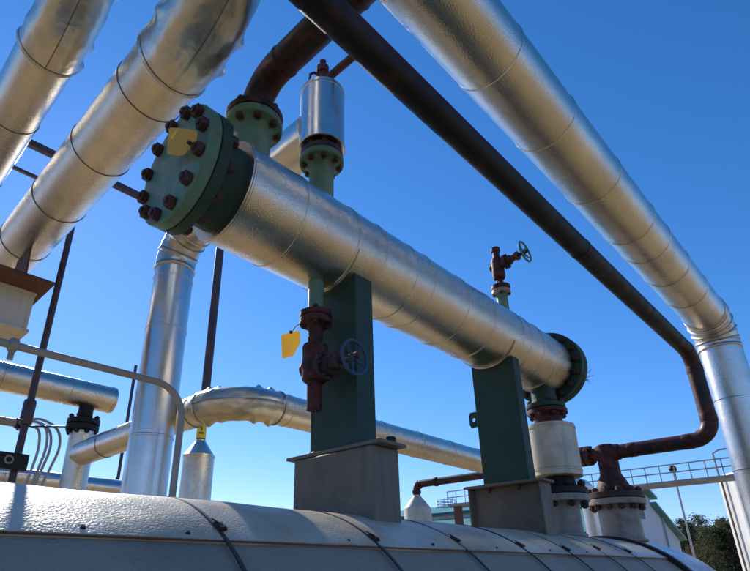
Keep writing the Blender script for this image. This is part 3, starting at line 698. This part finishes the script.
# ------------------------------------------------------------------ yellow cards
def card(name, o, u, w, W, H, bend, label, lean=0.):
    """a cut plastic card: o is its top corner, u along its width, w downwards"""
    u = Vector(u).normalized(); w = Vector(w).normalized(); n_ = u.cross(w).normalized(); o = Vector(o)
    out = [(0, .06), (.06, 0), (.94, 0), (1, .06), (1, .46), (.90, .52), (.92, .64), (.80, .70), (.72, .92), (.55, 1), (.08, 1), (0, .94)]
    mb = MB(); cols = 12
    # grid clipped to outline by columns
    def span(t):
        ys = []
        for i in range(len(out)):
            (x0, y0), (x1, y1) = out[i], out[(i+1) % len(out)]
            if (x0-t)*(x1-t) <= 0 and abs(x1-x0) > 1e-6: ys.append(y0+(y1-y0)*(t-x0)/(x1-x0))
        return (min(ys), max(ys))
    P = lambda a, b: o+u*(a*W)+w*(b*H)+n_*(bend*W*(a-.5)**2*2)
    for i in range(cols+1):
        t = min(max(i/cols, .002), .998); a, b = span(t)
        for k in range(5): mb.v.append(P(t, a+(b-a)*k/4))
    m_ = len(mb.v); mb.v += [v+n_*.0015 for v in mb.v]
    for i in range(cols):
        for k in range(4):
            q = (i*5+k, i*5+k+1, (i+1)*5+k+1, (i+1)*5+k); mb.face(q); mb.face([m_+e for e in q[::-1]])
    edge = [k for k in range(5)]+[i*5+4 for i in range(1, cols+1)]+[cols*5+k for k in (3, 2, 1, 0)]+[i*5 for i in range(cols-1, 0, -1)]
    for a, b in zip(edge, edge[1:]+edge[:1]): mb.face((a, b, m_+b, m_+a))
    r_ = thing(name, o, label, 'tag'); mb.build('card', M['yellow'], r_); return r_
t1 = card('yellow_tag', V(2.245, 2.815, 1.615), (.25, -1, -.02), (.12, .02, -1), .165, .18, .08, 'yellow plastic tag hanging beside the drain valve of the near saddle')
mb = MB(); mb.sweep([V(2.25, 2.70, 1.600), V(2.255, 2.66, 1.635), V(2.265, 2.615, 1.65)], [.004]*3, seg=6); mb.lathe(V(2.246, 2.70, 1.60), (1, .2, 0), [(-.005, .012), (.006, .012)], seg=12); mb.build('wire', M['bolt'], t1)
t2 = card('yellow_tag', V(.995, 2.398, 2.423), (.06, -.263, -.17), (.03, .044, -.132), .30, .16, .10, 'yellow plastic tag tied to a bolt on the round green end cover')
mb = MB(); mb.sweep([V(1.045, 2.175, 2.185), V(1.055, 2.16, 2.175), V(1.065, 2.15, 2.17)], [.004]*3, seg=6); mb.lathe(V(1.043, 2.185, 2.19), (1, .2, 0), [(-.006, .012), (.012, .012)], seg=12); mb.build('wire', M['bolt'], t2)

# ------------------------------------------------------------------ small cone topped vessel farther back and its pipe
cs = thing('cone_tank', (12.05, 9.0, 0), 'small pale cone topped tank showing between the two pedestals', 'tank')
mb = MB(); mb.lathe((12.05, 9, 0), (0, 0, 1), [(0, .355), (z(1.66), .355), (z(1.70), .34), (z(2.0), .10), (z(2.02), .10)], seg=48); mb.build('shell', M['dirtyjacket'], cs)
pr = thing('small_pipe', V(12.05, 9, 2.0), 'rusty thin pipe elbowing from the cone topped tank toward the far saddle', 'pipe')
p = Path([V(12.05, 9.0, 1.98), V(12.05, 9.0, 2.30), V(12.05, 6.5, 2.30)], .16); st = p.stations(bstep=.02)
mb = MB(); mb.sweep([p.pos(t) for t in st], [.095]*len(st), N=bend_normal(p), seg=24); mb.build('pipe_run', M['blackrust'], pr)
for t in (.12, .33, .9):
    mb = MB(); a = p.pos(t); b = p.pos(t+.02); mb.lathe(a, b-a, [(-.04, .096), (-.035, .118), (.035, .118), (.04, .096)], seg=20); mb.build('coupling', M['rust'], pr)
q = Path([V(12.05, 6.5, 2.30), V(12.05, 6.3, 2.30), V(12.05, 6.3, -2.6)], .18); st = q.stations(); mb = MB(); mb.sweep([q.pos(t) for t in st], [.095]*len(st), N=bend_normal(q), seg=20); mb.build('pipe_run', M['blackrust'], pr)

# ------------------------------------------------------------------ background: shed, footbridge, white silo, lamp, fence, trees
shed = thing('shed', (33, 30, 0), 'long pale shed with teal stepped roofs far behind the vessel', 'building')
Y0, Y1 = 10.2, 75
def slab(a, b, th, m, name, y0=Y0-.35, y1=Y1, par=shed):
    (x0, z0), (x1, z1) = a, b
    mb = MB(); mb.prism([(x0, y0, z0+EYE), (x1, y0, z1+EYE), (x1, y0, z1+EYE-th), (x0, y0, z0+EYE-th)], (0, y1-y0, 0))
    return mb.build(name, M[m], par, smooth=False)
slab((35, 4.85), (31.9, 4.0), .14, 'roof', 'roof'); slab((35, 4.85), (36.5, 4.35), .14, 'roof', 'roof')
slab((31.95, 3.60), (26.6, 1.9), .14, 'roof', 'roof'); slab((36.1, 4.05), (40.6, 2.25), .14, 'roof', 'roof')
for (x, z0, z1) in ((31.86, 3.84, 4.01), (26.56, 1.72, 1.92)):
    mb = MB(); mb.box((x-.06, Y0-.35, z0+EYE), (x, Y1, z1+EYE)); mb.build('fascia', M['fascia'], shed, smooth=False)
mb = MB()
pl = [(27.0, 0), (27.0, EYE+1.85), (32.2, EYE+3.50), (32.2, EYE+3.92), (35, EYE+4.68), (36.2, EYE+4.25), (36.2, EYE+3.85), (40.3, EYE+2.2), (40.3, 0)]
mb.prism([(x, Y0, z_) for x, z_ in pl], (0, Y1-Y0-.3, 0)); mb.build('wall', M['wall'], shed, smooth=False)
mb = MB(); mb.sweep([Vector((37.6, Y0-.08, 0)), Vector((37.6, Y0-.08, EYE+3.3))], [.05]*2, seg=10); mb.build('drainpipe', M['rail'], shed)
mb = MB(); mb.box((33.6, Y0-.04, EYE+3.0), (34.6, Y0-.003, EYE+3.7)); mb.build('louvre', M['fascia'], shed, smooth=False)

fb = thing('footbridge', (22, 9, 0), 'raised steel footbridge with railings leading to the white silo', 'footbridge')
XF, ZF = 22.0, 3.12; ya, yb = 14.7, 3.3
mb = MB(); mb.box(V(XF, yb, ZF-.10), V(XF+.9, ya, ZF)); mb.build('deck', M['deck'], fb, smooth=False)
n = 24
for xx in (XF+.02,):
    for k in range(n+1):
        y = yb+(ya-yb)*k/n; mb = MB(); mb.tube(V(xx, y, ZF), V(xx, y, ZF+.55), .018, seg=6); mb.build('railing_post', M['rail'], fb)
    for h in (.28, .55):
        mb = MB(); mb.tube(V(xx, yb, ZF+h), V(xx, ya, ZF+h), .022, seg=8); mb.build('handrail', M['rail'], fb)
for y in (14.45, 10.8):
    mb = MB(); mb.box((XF+.3, y-.14, 0), (XF+.6, y+.14, EYE+ZF-.101)); mb.build('column', M['plate'], fb, smooth=False)
for y in (14.75, 15.05, 15.35):      # ladder cage at the far end
    mb = MB(); mb.torus(V(XF+.4, 15.05, ZF-.05+(y-14.75)*.45), (0, 0, 1), .42, .016, seg=24, sub=6); mb.build('cage_hoop', M['rail'], fb)
for k in range(7):
    a = 2*math.pi*k/7; mb = MB(); mb.tube(V(XF+.4+.42*math.cos(a), 15.05+.42*math.sin(a), ZF-.10), V(XF+.4+.42*math.cos(a), 15.05+.42*math.sin(a), ZF+.30), .014, seg=6); mb.build('cage_bar', M['rail'], fb)
mb = MB(); pp = [V(XF+.05, 3.95, ZF), V(XF+.05, 3.95, ZF+.75), V(XF+.05, 3.75, ZF+.85), V(XF+.05, 3.45, ZF+.85), V(XF+.05, 3.35, ZF+.75), V(XF+.05, 3.35, ZF)]; mb.sweep(pp, [.03]*6, seg=8); mb.build('gate_hoop', M['rail'], fb)

si = thing('silo', (25.4, 2.0, 0), 'tall white ribbed silo at the far right behind the silver downpipe', 'silo')
mb = MB(); n = 72; ang = [2*math.pi*k/n for k in range(n)]
rad = [2.55+.035*(k % 3 == 0) for k in range(n)]
zt = EYE+3.35
b_ = len(mb.v); mb.v += [Vector((25.4+r*math.cos(a), 2.0+r*math.sin(a), 0)) for a, r in zip(ang, rad)]+[Vector((25.4+r*math.cos(a), 2.0+r*math.sin(a), zt)) for a, r in zip(ang, rad)]
for k in range(n): mb.face((k, (k+1) % n, n+(k+1) % n, n+k))
mb.face(range(n, 2*n)); mb.build('shell', M['white'], si, smooth=False)
mb = MB(); mb.torus((25.4, 2.0, zt), (0, 0, 1), 2.58, .07, seg=64, sub=8); mb.build('top_rim', M['white'], si)
for a in (2.12, 2.55):
    mb = MB(); x, y = 25.4+2.66*math.cos(a), 2.0+2.66*math.sin(a); mb.tube((x, y, 0), (x, y, zt), .035, seg=8); mb.build('side_pipe', M['wood'], si)

lm = thing('lamp_post', (28, 6.67, 0), 'slim lamp post with small round dark head behind the footbridge', 'lamp post')
mb = MB(); mb.tube((28, 6.67, 0), V(28, 6.67, 4.35), .055, .04, seg=12); mb.build('pole', M['rail'], lm)
mb = MB(); mb.lathe(V(28, 6.67, 4.32), (0, 0, 1), [(0, .06), (.04, .13), (.14, .17), (.26, .13), (.30, .05)], seg=16); mb.build('lamp_head', M['black'], lm)

fc = thing('rail_fence', (60, 8, 0), 'weathered wooden rail fence in front of the far trees', 'fence')
for h in (.5, .95, 1.35):
    mb = MB(); mb.box((60, 3, h), (60.06, 17, h+.12)); mb.build('rail', M['wood'], fc, smooth=False)
for k in range(8):
    mb = MB(); mb.box((60.06, 3+2*k-.06, 0), (60.18, 3+2*k+.06, 1.55)); mb.build('fence_post', M['wood'], fc, smooth=False)

def tree_meshes(seed, h, kind):
    r = random.Random(seed); tr = MB()
    tr.sweep([Vector((0, 0, 0)), Vector((r.uniform(-.1, .1), r.uniform(-.1, .1), h*.5)), Vector((r.uniform(-.2, .2), r.uniform(-.2, .2), h*.97))], [h*.022, h*.014, .02], seg=9)
    for k in range(16):
        z0 = h*r.uniform(.2, .85); a = r.uniform(0, 6.28); l = h*.22*(1.1-z0/h)
        tr.sweep([Vector((0, 0, z0)), Vector((l*math.cos(a), l*math.sin(a), z0+l*.35))], [.05, .015], seg=5)
    cr_ = MB()
    for c in range(58 if kind == 0 else 46):
        t = r.uniform(.14, 1.0)**.9; R = h*(.19*(1-t)**.8+.015) if kind == 0 else h*.23*math.sin(math.pi*min(1, t*.9+.12))**.7
        a = r.uniform(0, 6.28); q = R*math.sqrt(r.uniform(.1, 1))
        c0 = Vector((q*math.cos(a), q*math.sin(a), h*t)); s0 = h*.055*r.uniform(.7, 1.5)
        for k in range(52):
            d = Vector((r.gauss(0, 1), r.gauss(0, 1), r.gauss(0, .6))); d = d*(s0*.62)
            e1 = Vector((r.gauss(0, 1), r.gauss(0, 1), r.gauss(0, 1))).normalized(); e2 = e1.cross(Vector((r.gauss(0, 1), r.gauss(0, 1), r.gauss(0, 1)))).normalized()
            L = (.15 if kind == 0 else .12)*r.uniform(.6, 1.3); i = len(cr_.v); o = c0+d
            cr_.v += [o-e1*L, o-e2*L*.35, o+e1*L, o+e2*L*.35]; cr_.face((i, i+1, i+2, i+3))
    return tr, cr_
protos = []
for i, (h, kd) in enumerate(((8.8, 0), (8.0, 0), (8.4, 1), (7.4, 1), (9.4, 0))):
    tr, cr_ = tree_meshes(40+i, h, kd); protos.append((tr, cr_, kd))
spots = []
rr = random.Random(11)
for k in range(56):
    X = rr.uniform(88, 132); spots.append((X, X/(3.55+2.5*((k+rr.random())/56))))
spots.sort()
base = {}
for i, (x, y) in enumerate(spots):
    j = rr.randrange(5)
    lab = 'dark evergreen tree in the far wood at lower right' if protos[j][2] == 0 else 'brownish thin leafed tree in the far wood at lower right'
    t = thing('tree', (x, y, 0), lab, 'tree', 'evergreen trees of the far wood' if protos[j][2] == 0 else 'brownish trees of the far wood')
    if j not in base:
        t.location = (0, 0, 0); a = protos[j][0].build('trunk', M['bark'], t); b = protos[j][1].build('crown', M['needles' if protos[j][2] == 0 else 'twigs'], t, smooth=False); base[j] = (a, b); t.location = (x, y, 0)
    else:
        for o in base[j]:
            c = o.copy(); C.objects.link(c); c.parent = t
    s_ = (2.6+x*.068)/8.6*rr.uniform(.90, 1.12); t.scale = (s_*rr.uniform(.95, 1.25), s_*rr.uniform(.95, 1.25), s_); t.rotation_euler[2] = rr.uniform(0, 6.28)

# ------------------------------------------------------------------ light, sky, camera
SUN = Vector((.25, 1, .705)).normalized()
el = math.asin(SUN.z); az = math.atan2(SUN.x, SUN.y)
w = bpy.data.worlds.new('World'); S.world = w; w.use_nodes = True; nt = w.node_tree
sky = nt.nodes.new('ShaderNodeTexSky'); sky.sky_type = 'NISHITA'; sky.sun_disc = False
sky.sun_elevation = el; sky.sun_rotation = az; sky.altitude = 300; sky.air_density = 1.0; sky.dust_density = .06; sky.ozone_density = 3.5
sp = nt.nodes.new('ShaderNodeSeparateColor'); cb = nt.nodes.new('ShaderNodeCombineColor'); nt.links.new(sky.outputs[0], sp.inputs[0])
def mth(op, a, v):
    n = nt.nodes.new('ShaderNodeMath'); n.operation = op; nt.links.new(a, n.inputs[0]); n.inputs[1].default_value = v; return n.outputs[0]
for i, (gn, pw) in enumerate(((1.72, 1.52), (1.30, 1.03), (1.85, 1.0))):     # deep clear blue of cold dry air
    nt.links.new(mth('MULTIPLY', mth('POWER', mth('MULTIPLY', sp.outputs[i], .1), pw), gn*10), cb.inputs[i])
nt.links.new(cb.outputs[0], nt.nodes['Background'].inputs[0]); nt.nodes['Background'].inputs[1].default_value = .10
ld = bpy.data.lights.new('sun', 'SUN'); ld.energy = 5.0; ld.angle = math.radians(.5); ld.color = (1, .93, .80)
lo = bpy.data.objects.new('sun', ld); C.objects.link(lo); lo.rotation_mode = 'QUATERNION'; lo.rotation_quaternion = Vector((0, 0, 1)).rotation_difference(SUN); lo.location = (0, 0, 30)

cam = bpy.data.cameras.new('camera'); co = bpy.data.objects.new('camera', cam); C.objects.link(co); S.camera = co
cam.sensor_width = 36; cam.lens = 541/750*36; cam.clip_start = .05; cam.clip_end = 3000
cam.shift_x = 39/750; cam.shift_y = 54.5/750
th = math.atan2(238, 541)
Hd = Vector((1, 1, 0)).normalized(); F = Hd*math.cos(th)+Vector((0, 0, 1))*math.sin(th)
co.location = (0, 0, EYE); co.rotation_mode = 'QUATERNION'; co.rotation_quaternion = F.to_track_quat('-Z', 'Y')
S.view_settings.view_transform = 'Standard'; S.view_settings.look = 'None'; S.view_settings.exposure = 0; S.view_settings.gamma = 1
S.view_settings.use_curve_mapping = False
